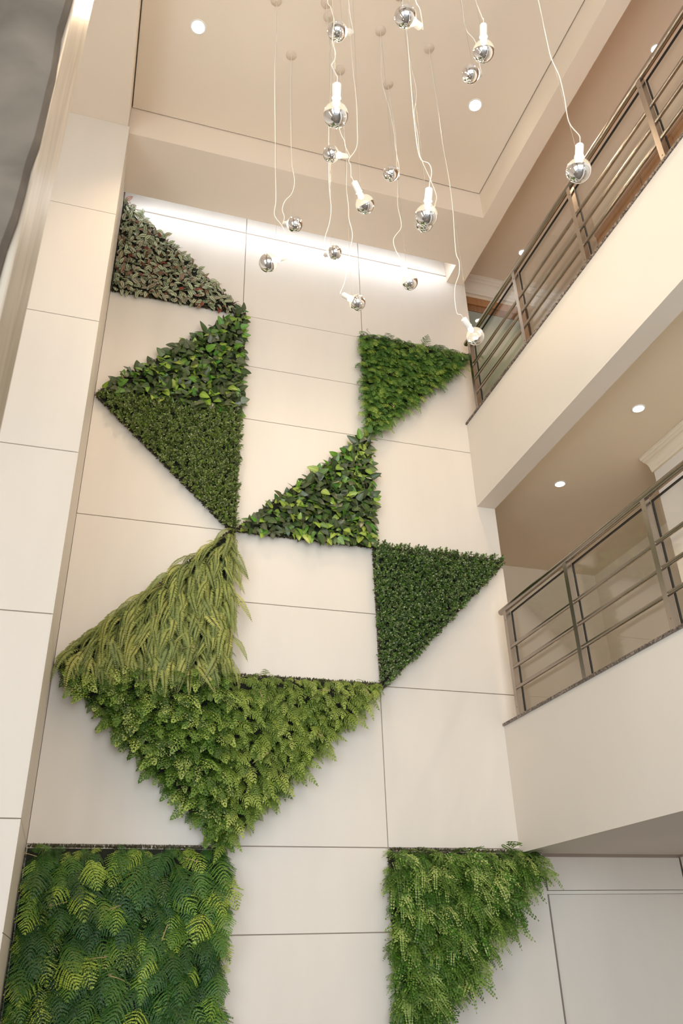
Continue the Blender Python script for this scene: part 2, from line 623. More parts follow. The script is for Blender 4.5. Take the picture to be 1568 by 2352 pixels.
struct(s.build('ceiling_beam', 'paint_ceiling'), 'lowered ceiling beam running above the upper balcony edge', 'ceiling')
struct(MB().box(ROOM_L, TX0, Y_FRONT, 5.012, ZS, ZC + .075).build('ceiling_border', 'paint_ceiling'), 'lowered ceiling border beside the clad pillar', 'ceiling')
struct(MB().box(ROOM_L, 3.45, Y_FRONT, TY0, ZS, ZC + .075).build('ceiling_edge', 'paint_ceiling'), 'lowered ceiling border over the entrance', 'ceiling')
struct(MB().box(TX0, 3.256, TY1 + .3, YW, ZC + .05, ZC + .075).build('cove_lid', 'paint_cove'), 'white inner top of the light cove', 'ceiling')

led = empty('cove_light', (1.49, YLIP, ZS + .09), 'long white light strip hidden in the cove over the planted wall', 'light')
MB().box(-1.7, 1.72, .0005, .008, -.012, .012).build('diffuser', 'led_white', led)
ld = bpy.data.lights.new('cove_glow', 'AREA')
ld.shape = 'RECTANGLE'
ld.size, ld.size_y = 3.42, .03
ld.color = (.76, .87, 1)
ld.energy = P_COVE
lo = bpy.data.objects.new('cove_glow', ld)
lo.parent = led
lo.location = (0, .012, 0)
lo.rotation_euler = (math.radians(-78), 0, math.radians(180))
lo.rotation_euler = (math.radians(72), 0, 0)
COL.objects.link(lo)

# balconies: fascia beam, slab, granite cap
for nm, zb, zsl, zt, lab in (('balcony_first', 2.312, 2.312, 3.283, 'lower'), ('balcony_second', 5.362, 5.52, 6.308, 'upper')):
    b = MB()
    b.box(XF, 3.476, Y_FRONT, YW - .001, zb, zt - .002)
    struct(b.build(nm, 'paint_white'), 'plain white parapet beam of the %s balcony' % lab, 'balcony')
    b = MB()
    b.box(3.476, 5.5, Y_FRONT, YW + .012, zsl, zt - .03)
    if lab == 'upper':
        b.box(XR + .001, 5.5, YW + .012, 7.42, zsl, zt - .03)
    else:
        b.box(XR + .001, 5.5, YW + .012, 7.42, zt - .3, zt - .03)
    struct(b.build(nm + '_slab', 'paint_gallery' if lab == 'upper' else 'paint_white'), 'underside slab of the %s balcony' % lab, 'balcony')
    g = MB()
    g.box(XF - .014, 3.46, Y_FRONT, YW - .001, zt - .002, zt + .018)
    struct(g.build('trim_1' if lab == 'lower' else 'trim_2', 'granite'), 'thin speckled brown granite cap along the %s balcony edge' % lab, 'trim')

# lower gallery: end wall, return wall with cornice
struct(MB().box(XR, 5.6, 7.42, 7.6, 2.2, 6.3).build('wall_gallery', 'paint_gallery'), 'beige end wall of the lower gallery behind the railing', 'wall')
struct(MB().box(4.6, 4.8, Y_FRONT, 5.07, 3.25, 5.52).build('wall_right', 'paint_white'), 'white side wall of the lower gallery', 'wall')
struct(MB().box(5.5, 5.6, Y_FRONT, 7.6, 0, 9.2).build('wall_outer', 'paint_gallery'), 'beige outer wall of the galleries', 'wall')


def cornice_profile(h=.13, d=.13):
    p = [(0, 0), (0, -h)]
    p += [(.18 * d, -h), (.22 * d, -.86 * h)]
    for k in range(7):
        a = math.pi / 2 * k / 6
        p.append((.25 * d + .42 * d * (1 - math.cos(a)), -.84 * h + .5 * h * math.sin(a)))
    p += [(.72 * d, -.30 * h), (.80 * d, -.26 * h)]
    for k in range(5):
        a = math.pi / 2 * k / 4
        p.append((.82 * d + .13 * d * math.sin(a), -.24 * h + .14 * h * (1 - math.cos(a))))
    p += [(d, -.08 * h), (d, 0)]
    return p


pr = [(4.6 - x, 5.518 + z) for x, z in cornice_profile()]
struct(MB().prism([(x, z) for x, z in pr], 'y', Y_FRONT, 5.07).build('trim_3', 'paint_gallery'), 'stepped plaster cornice in the lower gallery', 'trim')

# upper gallery: ceiling is the slab above; end wall with cornice and a framed glass door, wood along the side wall
ZU = ZC + .075
struct(MB().box(3.46, 5.5, 6.32, 6.5, 6.28, 9.2).build('wall_end', 'paint_gallery'), 'end wall of the upper gallery above the wooden door frame', 'wall')
pr = [(6.32 - x, ZU - .002 + z) for x, z in cornice_profile(.19, .14)]
struct(MB().prism(pr, 'x', 3.46, 5.5).build('trim_4', 'plaster_moulding'), 'stepped plaster cornice over the wooden door of the upper gallery', 'trim')
d1 = MB()
d1.box(3.40, 4.45, 6.285, 6.325, 8.30, 8.41)
d1.box(4.40, 4.45, 6.285, 6.325, 6.29, 8.30)
d1.box(3.40, 3.48, 6.285, 6.325, 6.29, 8.30)
d1 = struct(d1.build('door_1', 'wood_orange'), 'orange brown wooden door frame at the end of the upper gallery', 'door')
lf = MB()
lf.box(3.49, 4.39, 6.297, 6.318, 8.205, 8.297)
lf.box(3.49, 3.55, 6.297, 6.318, 6.30, 8.205)
lf.box(4.33, 4.39, 6.297, 6.318, 6.30, 8.205)
lf.box(3.55, 4.33, 6.297, 6.318, 6.30, 6.45)
lf = lf.build('door_leaf', 'wood_frame', d1)
MB().box(3.551, 4.329, 6.304, 6.312, 6.451, 8.204).build('pane', 'frosted_glass', lf)
hb = MB()
hb.tube([(4.26, 6.262, 7.05), (4.26, 6.262, 7.6)], .012, 10)
hb.tube([(4.26, 6.262, 7.12), (4.26, 6.30, 7.12)], .008, 8)
hb.tube([(4.26, 6.262, 7.53), (4.26, 6.30, 7.53)], .008, 8)
hb.build('door_handle', 'handle_metal', lf, smooth=True)

struct(MB().box(4.6, 4.8, Y_FRONT, 5.04, 6.27, ZU).build('wall_upper', 'paint_gallery'), 'beige side wall of the upper gallery', 'wall')
d2 = MB()
d2.box(4.57, 4.61, -1.0, 5.038, 8.335, 8.372)
d2 = struct(d2.build('door_2', 'wood_frame'), 'long run of orange brown wooden doors along the upper gallery', 'door')
ys = [5.036, 4.246, 3.75, 2.96, 2.46, 1.67, 1.17, .4]
for a, bb in zip(ys[:-1], ys[1:]):
    MB().box(4.58, 4.61, bb + .004, a - .004, 6.29, 8.334).build('door_leaf', 'wood_orange', d2)

# ground floor wall under the balcony
wg = struct(MB().box(XR + .012, 5.5, YW + .075, YW + .3, 0, 2.4).build('wall_ground', 'groove'), 'white panelled wall under the lower balcony', 'wall')
for x0, x1 in ((XR + .03, 4.76),):
    for z1, z0 in ((2.295, 2.052), (2.028, .9), (.888, 0)):
        panel(wg, x0, x1, z0, z1, y=YW + .04, t=.034)
MB().box(XR + .02, 4.76, YW + .058, YW + .074, 2.028, 2.052).build('groove_profile', 'plaster_moulding', wg)
wr = struct(MB().box(ROOM_R, 5.5, Y_FRONT, YW + .07, 0, 2.311).build('wall_ground_side', 'groove'), 'white panelled side wall under the lower balcony', 'wall')
for y0, y1 in ((YW - 1.2, YW + .035), (YW - 2.4, YW - 1.2), (YW - 3.6, YW - 2.4)):
    MB().box(ROOM_R - .014, ROOM_R, y0 + .004, y1 - .004, 0, 2.295).build('panel', 'panel_white', wr)

# stone-clad column close to the photographer
sc = empty('stone_column', (-.6, 1.67, 0), 'rough grey stone column with polished beige edge, standing close by', 'column')
SX, SY0, SY1 = -.289, 1.50, 1.815
b = MB()
zz = np.linspace(0, 8.25, 90)
pts = []
for z in zz:
    j = .004 * math.sin(z * 9.1) + .003 * math.sin(z * 23.7 + 1) + random.uniform(-.003, .003)
    inset = .0 if z > 3.2 else min(.018, (3.2 - z) * .09)
    pts.append((SX - .004 - inset + min(j, .003), z))
front = MB()
n = len(pts)
for k, (x, z) in enumerate(pts):
    front.v += [(SX - .7, SY0 - .03, z), (x - .012, SY0 - .03, z), (x, SY0 - .014 + .004 * math.sin(z * 31), z), (x, SY0 + .002, z)]
for k in range(n - 1):
    for q in range(3):
        front.f.append((4 * k + q, 4 * k + q + 1, 4 * k + q + 5, 4 * k + q + 4))
        front.m.append(0)
front.v = [(x + .6, y - 1.67, z) for x, y, z in front.v]
front.build('stone_face', 'stone_rough', sc)
core = MB()
nb = 24
core.prism([(SX - .7 + .6, SY0 - 1.67), (SX - .004 + .6, SY0 - 1.67), (SX + .6, SY0 + .004 - 1.67), (SX + .6, SY1 - .006 - 1.67), (SX - .006 + .6, SY1 - 1.67), (SX - .7 + .6, SY1 - 1.67)], 'z', 0, 8.25)
core.build('polished_edge', 'stone_polished', sc)


# ------------------------------------------------------------------ railings
def railing(name, zbase, label):
    root = empty(name, (3.36, 2.0, zbase), label, 'railing')
    L = lambda b: [b.v.__setitem__(i, (v[0] - 3.36, v[1] - 2.0, v[2] - zbase)) for i, v in enumerate(b.v)]
    xp0, xp1, pw = 3.312, 3.356, .023
    py = [5.79 - .985 * k for k in range(9)]
    zt = zbase + .915
    for y in py:
        b = MB()
        b.box(xp0, xp1, y - pw, y + pw, zbase, zt)
        b.box(xp0 - .012, xp1 + .012, y - pw - .012, y + pw + .012, zbase, zbase + .006)
        L(b)
        p = b.build('post', 'steel', root)
        for zc in (.08, .83):
            s = MB()
            s.tube([(xp0 - .002, y, zbase + zc), (xp0 + .004, y, zbase + zc)], .005, 8)
            L(s)
            s.build('screw', 'steel_tube', p, smooth=True)
    b = MB()
    n = 26
    b.tube([(3.330, 5.885, zt + .02), (3.330, 5.88, zt + .02), (3.330, -3.0, zt + .02)], [.02, .0265, .0265], 20)
    L(b)
    b.build('handrail', 'steel_tube', root, smooth=True)
    for k in range(len(py) - 1):
        ya, yb = py[k] - pw, py[k + 1] + pw
        for h in (.237, .412, .588):
            b = MB()
            b.tube([(3.330, ya + .01, zbase + h), (3.330, yb - .01, zbase + h)], .0150, 12)
            L(b)
            b.build('rail', 'steel_tube', root, smooth=True)
        g = MB().box(3.366, 3.374, yb + .001, ya - .001, zbase + .02, zt - .012)
        L(g)
        g = g.build('glass_pane', 'pane_glass', root)
        q = MB()
        for y in (ya - .006, yb + .0):
            q.box(3.3625, 3.378, y, y + .006, zbase + .015, zt - .012)
        q.box(3.3625, 3.378, yb, ya, zt - .020, zt - .012)
        q.box(3.3625, 3.378, yb, ya, zbase + .012, zbase + .02)
        L(q)
        q.build('gasket', 'gasket', g)
    return root


railing('balcony_railing', 3.305, 'steel and glass railing of the lower balcony, over the blank white parapet')
railing('balcony_railing', 6.33, 'steel and glass railing of the upper balcony below the ceiling beam')


# ------------------------------------------------------------------ recessed downlights
def downlight(x, y, z, label, r, power, lens='lens_warm', col=WARM, group=None, spot=True):
    root = empty('downlight', (x, y, z), label, 'downlight', group)
    MB().lathe([(r * 1.28, 0), (r * 1.28, -.005), (r * 1.05, -.007), (r * .98, .0), (r * .98, -.002)], 32).build('trim_ring', 'ring_white', root, smooth=True)
    b = MB().lathe([(.0001, -.0035), (r * .5, -.0035), (r * .97, -.0025)], 32)
    b.build('lens', lens, root, smooth=True)
    l = bpy.data.lights.new('downlight_glow', 'SPOT')
    l.energy = power
    l.color = col
    l.spot_size = math.radians(96)
    l.spot_blend = .7
    l.shadow_soft_size = r * .8
    o = bpy.data.objects.new('downlight_glow', l)
    o.parent = root
    o.location = (0, 0, -.02)
    COL.objects.link(o)
    return root


downlight(.191, 4.147, ZC, 'bright round downlight in the tray ceiling on the clad pillar side', .052, P_DOWN)
downlight(2.779, 4.153, ZC, 'bright round downlight in the tray ceiling on the upper balcony side', .052, P_DOWN)
downlight(.191, 1.2, ZC, 'added downlight out of view in the tray ceiling nearer the entrance, pillar side', .052, P_DOWN)  # unseen extra lamp, added to help light the room
downlight(2.779, 1.2, ZC, 'added downlight out of view in the tray ceiling nearer the entrance, balcony side', .052, P_DOWN)  # its pair, likewise added out of view for more room light
downlight(4.12, 5.72, ZU, 'small downlight in the upper gallery ceiling by the plaster cornice', .036, P_GALLERY)
downlight(4.13, 3.25, ZU, 'small downlight in the upper gallery ceiling over the wooden doors', .036, P_GALLERY)
downlight(4.005, 5.65, 5.52, 'small downlight in the lower gallery ceiling by the beige end wall', .043, P_GALLERY, 'lens_cool', (1, .80, .56))
downlight(4.01, 4.415, 5.52, 'small downlight in the lower gallery ceiling beside the cornice', .043, P_GALLERY, 'lens_cool', (1, .80, .56))


# ------------------------------------------------------------------ mirrored globe pendants
def catmull(pts, n=6):
    pts = [Vector(p) for p in pts]
    P = [pts[0] * 2 - pts[1]] + pts + [pts[-1] * 2 - pts[-2]]
    out = []
    for i in range(1, len(P) - 2):
        for k in range(n):
            t = k / n
            a, b_, c_, d = P[i - 1], P[i], P[i + 1], P[i + 2]
            out.append(.5 * ((2 * b_) + (c_ - a) * t + (2 * a - 5 * b_ + 4 * c_ - d) * t * t + (3 * b_ - a - 3 * c_ + d) * t ** 3))
    out.append(pts[-1])
    return out


BULB_R = .061
_prof = [(BULB_R * math.cos(a), BULB_R * math.sin(a)) for a in np.linspace(0.02, 1.20, 12)]
NECK = [(.0205, .0665), (.0185, .074), (.0185, .082)]
GLASS_ME = MB().lathe(_prof + NECK, 32).mesh('bulb', 'bulb_glass', True)
CAP_ME = MB().lathe([(BULB_R * math.cos(a), BULB_R * math.sin(a)) for a in np.linspace(.02, -math.pi / 2 + .0005, 16)], 32).mesh('mirror_cap', 'mirror_silver', True)
FIL_ME = MB().lathe([(.0005, .079), (.013, .078), (.015, .068), (.015, .05), (.010, .040), (.0005, .037)], 16).mesh('filament', 'filament', True)
SOCK_ME = MB().lathe([(.0005, .158), (.006, .158), (.008, .153), (.0175, .151), (.0205, .147), (.0205, .088), (.0225, .086), (.0225, .080), (.0185, .079)], 24).mesh('lamp_holder', 'white_plastic', True)
ROSE_ME = MB().lathe([(.046, 0), (.046, -.006), (.036, -.014), (.008, -.019), (.005, -.03), (.0005, -.031)], 28).mesh('canopy', 'rosette_plastic', True)

# bulb px, diameter px, holder px, sign of the mirror towards the viewer, rosette (x, y) or None, cord pixels, label
PEND = [
    ((774, 72), 46, (797, 55), 1, None, [(806, 48), (802, 22), (800, 0)], 'mirrored globe pendant with its holder sideways, crossed by the cord of a larger globe below'),
    ((931, 38), 52, (959, 32), 1, None, [(964, 21), (954, 0)], 'large mirrored globe pendant tilted sideways, high beneath the tray ceiling with two cords behind it'),
    ((1110, 118), 50, (1110, 68), 0, None, [(1109, 45), (1098, 18), (1092, 0)], 'upright half mirrored globe pendant close above a smaller sideways globe'),
    ((1080, 170), 43, (1101, 155), 1, None, [(1101, 148), (1091, 95), (1069, 65), (1059, 0)], 'sideways mirrored globe pendant right below an upright one, over the balcony side downlight'),
    ((771, 264), 58, (773, 212), 0, None, [(774, 192), (772.5, 173), (761.5, 150), (768, 138), (770, 120), (764, 99), (764, 71), (767, 46), (758, 15), (752, 0)], 'biggest upright half mirrored globe pendant with glowing neck above a small sideways globe'),
    ((760, 354), 39, (787, 348), 1, None, [(793, 337), (791, 324), (782, 305), (774, 270), (768, 200), (762, 100)], 'small mirrored globe pendant with sideways holder directly below the biggest upright globe'),
    ((897, 398), 37, (911, 392), 1, (1.694, 3.745), [(916, 383), (911, 357), (907, 332), (904, 301), (894, 250), (884, 217), (876, 179), (875, 128)], 'mirrored globe pendant hiding its holder, hanging before the tray ceiling edge'),
    ((838, 469), 44, (820, 437), -.35, None, [(810, 422), (806, 405), (805, 380), (801, 366), (819, 337), (820, 288), (818, 230), (811, 166), (806, 107), (801, 38), (799, 0)], 'slanting half mirrored globe pendant with bright clear glass before the soffit band'),
    ((979, 495), 52, (984, 448), .1, None, [(989, 430), (991, 395), (984, 375), (963, 360), (951, 280), (944, 200), (934, 75)], 'upright half mirrored globe pendant overlapping another globe behind it'),
    ((974, 512), 42, (993, 478), .6, None, [(999, 468), (1002, 450), (990, 417), (969, 370), (963, 350), (959, 310), (951, 260), (956, 210), (940, 135), (934, 75)], 'mirrored globe pendant mostly hidden behind an upright globe'),
    ((677, 515), 38, (658, 505), 1, (1.011, 4.165), [(653, 499), (648, 482), (654, 462), (670, 444), (676, 418), (672, 388), (670, 376), (668, 300), (667, 200), (669, 140)], 'mirrored globe pendant before the soffit edge, holder leaning towards the clad pillar'),
    ((616, 604), 42, (645, 587), .6, (.779, 3.752), [(653, 582), (662, 564), (661, 548), (647, 518), (630, 494), (633, 464), (633, 431), (632, 380), (632, 330), (631, 150), (637, 60)], 'mirrored globe pendant nearest the striped foliage, holder raised sideways'),
    ((768, 580), 33, (752, 576), 1, (1.235, 3.756), [(750, 574), (745, 566), (747, 543), (756, 513), (760, 480), (756, 431), (755, 380), (755, 300), (760, 150)], 'smallest mirrored globe pendant, right in front of the glowing cove slot'),
    ((941, 648), 36, (929, 617), 0, (1.924, 4.185), [(924, 606), (907, 571), (904, 548), (920, 525), (920, 505), (913, 472), (913, 426), (911, 390), (908, 310), (898, 250), (894, 215)], 'slanting half mirrored globe pendant just below the end of the cove slot'),
    ((820, 695), 38, (802, 681), .7, (1.461, 4.178), [(792, 673), (791, 648), (798, 610), (806, 566), (809, 536), (801, 502), (800, 474), (795, 431), (796, 393), (795, 352), (791, 316), (787, 255), (784, 204)], 'mirrored globe pendant hanging over plain wall panels close above the fern triangle'),
    ((1328, 392), 57, (1333, 352), .35, None, [(1335, 335), (1329, 310), (1306, 280), (1296, 225), (1284, 175), (1266, 135), (1256, 95), (1236, 0)], 'half mirrored globe pendant by itself in front of the upper handrail'),
    ((1091, 772), 42, (1070, 748), -.6, (2.154, 3.77), [(1059, 736), (1049, 719), (1044, 686), (1045, 657), (1054, 629), (1054, 600), (1046, 575), (1039, 475), (1029, 400), (1016, 330), (1004, 240), (989, 140)], 'lowest globe pendant, mostly clear glass, at the end of the upper handrail'),
]
for (bx, by), dpx, (sx, sy), sgn, rose, cord, label in PEND:
    d = ray(bx, by)
    if rose:
        t = (d.x * rose[0] + d.y * rose[1]) / (d.x ** 2 + d.y ** 2)
    else:
        t = 2 * BULB_R * F_PX / dpx
    C = CAM + d * t
    sc_ = dpx * t / F_PX / (2 * BULB_R)          # 1 = full size globe
    sc_ = .8 if sc_ < .85 else 1.0
    pxm = F_PX / t
    v2 = Vector(((bx - sx) / pxm, -(by - sy) / pxm)) / (.112 * sc_)
    l2 = min(v2.length, 1.0)
    v2 = v2.normalized()
    dep = math.sqrt(max(0, 1 - l2 * l2)) * (1 if sgn > 0 else -1)
    if abs(sgn) < 1:
        dep = sgn * .75
        l2 = math.sqrt(1 - dep * dep)
    axis = (CAM_R @ Vector((v2.x * l2, v2.y * l2, dep))).normalized()   # from holder to mirror
    zax = -axis
    xa = zax.orthogonal().normalized()
    ya = zax.cross(xa)
    rot = Matrix((xa, ya, zax)).transposed().to_4x4()
    X0, Y0 = rose if rose else (C.x, C.y)
    root = empty('pendant_lamp', (X0, Y0, ZC), label, 'pendant lamp', 'half mirrored globe pendants on wavy cords')
    off = Vector((X0, Y0, ZC))

    def part(name, me, M, parent=root):
        o = bpy.data.objects.new(name, me)
        o.matrix_basis = M
        o.parent = parent
        COL.objects.link(o)
        return o
    part('canopy', ROSE_ME, Matrix.Identity(4))
    M = Matrix.Translation(C - off) @ rot @ Matrix.Scale(sc_, 4)
    bulb = part('bulb', GLASS_ME, M)
    part('mirror_cap', CAP_ME, Matrix.Identity(4), bulb)
    part('filament', FIL_ME, Matrix.Identity(4), bulb)
    part('lamp_holder', SOCK_ME, M)
    tail = C + zax * (.158 * sc_)
    tail2 = C + zax * (.185 * sc_)
    top = Vector((X0, Y0, ZC - .03))
    path = [tail, tail2]
    n = len(cord)
    for k, (cx, cy) in enumerate(cord):
        f = min(1, (k + .7) / n)
        P = on_y(cx, cy, tail2.y * (1 - f) + Y0 * f)
        if P.z > ZC - .15 or P.z < tail2.z + .01:
            continue
        path.append(P)
    z = path[-1].z
    if top.z - z > .35:
        m = max(1, int((top.z - z) / .45))
        for q in range(1, m + 1):
            g = q / (m + 1)
            a = path[-1].lerp(top, 1 / (m + 2 - q))
            path.append(a + Vector((random.uniform(-.015, .015), random.uniform(-.012, .012), 0)))
    path.append(top)
    b = MB().tube([p - off for p in catmull(path, 5)], .0024 if dpx > 40 else .0026, 7)
    b.build('cord', 'cord_white', root, smooth=True)
    hook = C + zax * (.06 * sc_)
    w = MB().tube([hook - off, (hook.lerp(top, .5) - off) + Vector((.004, 0, 0)), Vector((.004, 0, -.025))], .0008, 5)
    w.build('suspension_wire', 'wire_steel', root, smooth=True)


# ------------------------------------------------------------------ foliage prototypes: (verts, tris, luv, mat index)
class Proto:
    def __init__(s):
        s.v, s.t, s.uv, s.m, s.lid, s.vary, s.nl = [], [], [], [], [], 0, 0

    def blade(s, base, d, n, L, Wd, shape, segs=4, fold=.25, curl=.15, mi=0):
        """A folded leaf blade from base along d, facing n."""
        d = d.normalized()
        n = (n - d * n.dot(d)).normalized()
        sd = d.cross(n)
        i0 = len(s.v)
        for k in range(segs + 1):
            t = k / segs
            w = shape(t) * Wd / 2
            c = base + d * (L * t) - n * (curl * L * t * t)
            for q, u in ((-1, 0.), (0, .5), (1, 1.)):
                if q and w < 1e-6:
                    w = 1e-5
                s.v.append(tuple(c + sd * (w * q) + n * (fold * w * abs(q))))
                s.uv.append((u, t, 0))
        for k in range(segs):
            for q in (0, 1):
                a = i0 + 3 * k + q
                s.t += [(a, a + 1, a + 4), (a, a + 4, a + 3)]
                s.m += [mi, mi]

    def diamond(s, base, d, n, L, Wd, mi=0, wpos=.45, lift=.0):
        """One small leaflet: kite of four corners, two triangles."""
        s.nl += 1
        s.lid += [0] * (len(s.v) - len(s.lid)) + [s.nl] * 4
        d = d.normalized()
        n = (n - d * n.dot(d)).normalized()
        sd = d.cross(n)
        i = len(s.v)
        for p, uv in ((base, (.5, 0, 0)), (base + d * L * wpos - sd * Wd / 2 + n * lift * L, (0, .5, 0)), (base + d * L, (.5, 1, 0)), (base + d * L * wpos + sd * Wd / 2 + n * lift * L, (1, .5, 0))):
            s.v.append(tuple(p))
            s.uv.append(uv)
        s.t += [(i, i + 1, i + 2), (i, i + 2, i + 3)]
        s.m += [mi, mi]

    def disc(s, base, d, n, L, Wd, mi=0):
        """Round leaflet: five-sided fan."""
        s.nl += 1
        s.lid += [0] * (len(s.v) - len(s.lid)) + [s.nl] * 5
        d = d.normalized()
        n = (n - d * n.dot(d)).normalized()
        sd = d.cross(n)
        i = len(s.v)
        for a, b, u in ((0, 0, .5), (.45, -.5, 0), (.95, -.38, .1), (1.0, .30, .9), (.5, .5, 1)):
            s.v.append(tuple(base + d * (L * a) + sd * (Wd * b)))
            s.uv.append((u, a, 0))
        s.t += [(i, i + 1, i + 2), (i, i + 2, i + 3), (i, i + 3, i + 4)]
        s.m += [mi] * 3

    def stem(s, pts, r0, r1, mi=0):
        i0 = len(s.v)
        n = len(pts)
        for k, p in enumerate(pts):
            t = (pts[min(k + 1, n - 1)] - pts[max(0, k - 1)]).normalized()
            a = t.orthogonal().normalized() if k == 0 else (a - t * a.dot(t)).normalized()
            b = t.cross(a)
            r = r0 + (r1 - r0) * k / (n - 1)
            for j in range(3):
                q = 2 * math.pi * j / 3
                s.v.append(tuple(p + a * (r * math.cos(q)) + b * (r * math.sin(q))))
                s.uv.append((.5, k / n, 0))
        for k in range(n - 1):
            for j in range(3):
                a0, a1 = i0 + 3 * k + j, i0 + 3 * k + (j + 1) % 3
                s.t += [(a0, a1, a1 + 3), (a0, a1 + 3, a0 + 3)]
                s.m += [mi, mi]

    def done(s):
        s.V = np.array(s.v, np.float32)
        s.T = np.array(s.t, np.int32)
        s.U = np.array(s.uv, np.float32)
        s.M = np.array(s.m, np.int32)
        s.R = None
        if s.vary:                                   # leaf-to-leaf variation
            ids = np.array(s.lid + [0] * (len(s.v) - len(s.lid)), np.int32)
            s.R = RNG.uniform(0, s.vary, s.nl + 2).astype(np.float32)[ids]
        return s


def tri_mesh(name, V, T, U, M, mats, rnd=None):
    me = bpy.data.meshes.new(name)
    me.vertices.add(len(V))
    me.vertices.foreach_set('co', V.astype(np.float32).ravel())
    me.loops.add(T.size)
    me.loops.foreach_set('vertex_index', T.astype(np.int32).ravel())
    me.polygons.add(len(T))
    me.polygons.foreach_set('loop_start', np.arange(0, T.size, 3, dtype=np.int32))
    me.polygons.foreach_set('material_index', M.astype(np.int32))
    a = me.attributes.new('luv', 'FLOAT_VECTOR', 'POINT')
    a.data.foreach_set('vector', U.astype(np.float32).ravel())
    if rnd is not None:
        a = me.attributes.new('rnd', 'FLOAT', 'POINT')
        a.data.foreach_set('value', rnd.astype(np.float32))
    for m in mats:
        me.materials.append(MATS[m])
    me.update(calc_edges=True)
    me.polygons.foreach_set('use_smooth', np.ones(len(T), dtype=bool))
    return me


VX, VY, VZ = Vector((1, 0, 0)), Vector((0, 1, 0)), Vector((0, 0, 1))
ellip = lambda t: math.sin(math.pi * min(1, max(0, t)) ** .9) ** .75 if 0 < t < 1 else 0
heart = lambda t: (.45 if t <= 0 else 0 if t >= 1 else (.45 + .55 * min(1, t / .2) ** .6) * (1 - t ** 1.9) ** .85)


def p_leaf(L, Wd, shape, segs, fold, curl):
    p = Proto()
    p.blade(Vector(), VY, VZ, L, Wd, shape, segs, fold, curl)
    return p.done()


def p_sprig(nl, L, Wd, H):
    """Boxwood twig: pairs of tiny oval leaves up a short stem."""
    p = Proto()
    pts = [Vector((0, H * t, .004 * math.sin(3 * t))) for t in (0, .5, 1)]
    for k in range(nl):
        t = .12 + .88 * k / (nl - 1)
        a = k * 2.4 + random.uniform(-.4, .4)
        out = VX * math.cos(a) + VZ * math.sin(a)
        d = out * (1.0 - .55 * t) + VY * (.35 + .55 * t)
        l = L * random.uniform(.8, 1.2)
        b = Vector((0, H * t, 0)) + out * .002
        p.diamond(b, d, VY * 1.0 - out * .3 + Vector((random.uniform(-.4, .4), 0, random.uniform(-.4, .4))), l, Wd * random.uniform(.85, 1.15), 0, .5, .06)
    p.vary = .75  # wide spread speckles the painted highlight and shade tones leaf by leaf
    # a small branchlet
    for s_ in (-1, 1):
        for k in range(5):
            b = Vector((s_ * (.006 + .004 * k), H * (.45 + .06 * k), random.uniform(-.008, .008)))
            d = Vector((s_ * random.uniform(.2, 1), random.uniform(.3, 1), random.uniform(-.8, .8)))
            p.diamond(b, d, VY + Vector((random.uniform(-.5, .5), 0, random.uniform(-.5, .5))), L * random.uniform(.8, 1.1), Wd, 0, .5, .06)
    p.stem(pts, .0012, .0006, 1)
    return p.done()


def p_bipinnate(L, Wd, npair, plen, pw, droop, style='kite', env=None, side=.35, wob=.15, bare=.14):
    """Fern frond: arching midrib, side branches, each carrying rows of leaflets."""
    p = Proto()
    env = env or (lambda t: (min(1, t / .16)) ** .8 * (1 - t) ** .85 * 1.12)
    mid = lambda t: Vector((side * .12 * L * t * t, L * (t - .10 * droop * t * t), L * (.12 * math.sin(t * 2.2) - droop * .42 * t * t)))
    p.stem([mid(t) for t in np.linspace(0, 1, 7)], .0016, .0005, 1)
    for i in range(npair):
        t = bare + (1 - bare) * (i + .3) / npair
        u = (t - bare) / (1 - bare)
        ln = Wd / 2 * env(u) * random.uniform(.9, 1.08)
        if ln < plen * .5:
            ln = plen * .5
        c = mid(t)
        tg = (mid(min(1, t + .02)) - mid(t - .02)).normalized()
        nrm = VX.cross(tg).normalized()
        for s_ in (-1, 1):
            dirn = (VX * s_ * .95 + tg * (.12 + .38 * u) - nrm * .08 + Vector((0, random.uniform(-wob, wob), random.uniform(-wob, wob)))).normalized()
            k = max(2, int(ln / (pw * .92)))
            sd = dirn.cross(nrm).normalized()
            arc = lambda f: c + dirn * (ln * f) + tg * (.42 * ln * f * f) - nrm * (.30 * ln * f * f)
            if style == 'kite':
                h = arc(.5)
                p.diamond(c, h - c, nrm, (h - c).length * 1.02, plen * .8, 0, .5)
                p.diamond(h - (h - c) * .08, arc(1) - h, nrm, (arc(1) - h).length * 1.08, plen * .75, 0, .35)
            for j in range(k):
                f = (j + .5) / k
                q = arc(f)
                lj = plen * (1 - .55 * f) * random.uniform(.85, 1.1)
                for z_ in (-1, 1):
                    dd = sd * z_ + dirn * .6 - nrm * random.uniform(-.1, .25)
                    if style == 'kite':
                        p.diamond(q, dd, nrm, lj, pw * 1.25, 0, .33)
                    else:
                        p.disc(q + dd * .002, dd, nrm, lj, pw * 1.05, 0)
            e = arc(1)
            if style == 'kite':
                p.diamond(e - dirn * plen * .3, dirn, nrm, plen * .7, pw * .8, 0, .4)
            else:
                p.disc(e - dirn * plen * .2, dirn, nrm, plen * .7, pw, 0)
    p.diamond(mid(.97), mid(1) - mid(.95), VZ, plen, pw, 0, .4)
    p.vary = .12 if style == 'kite' else .3
    return p.done()


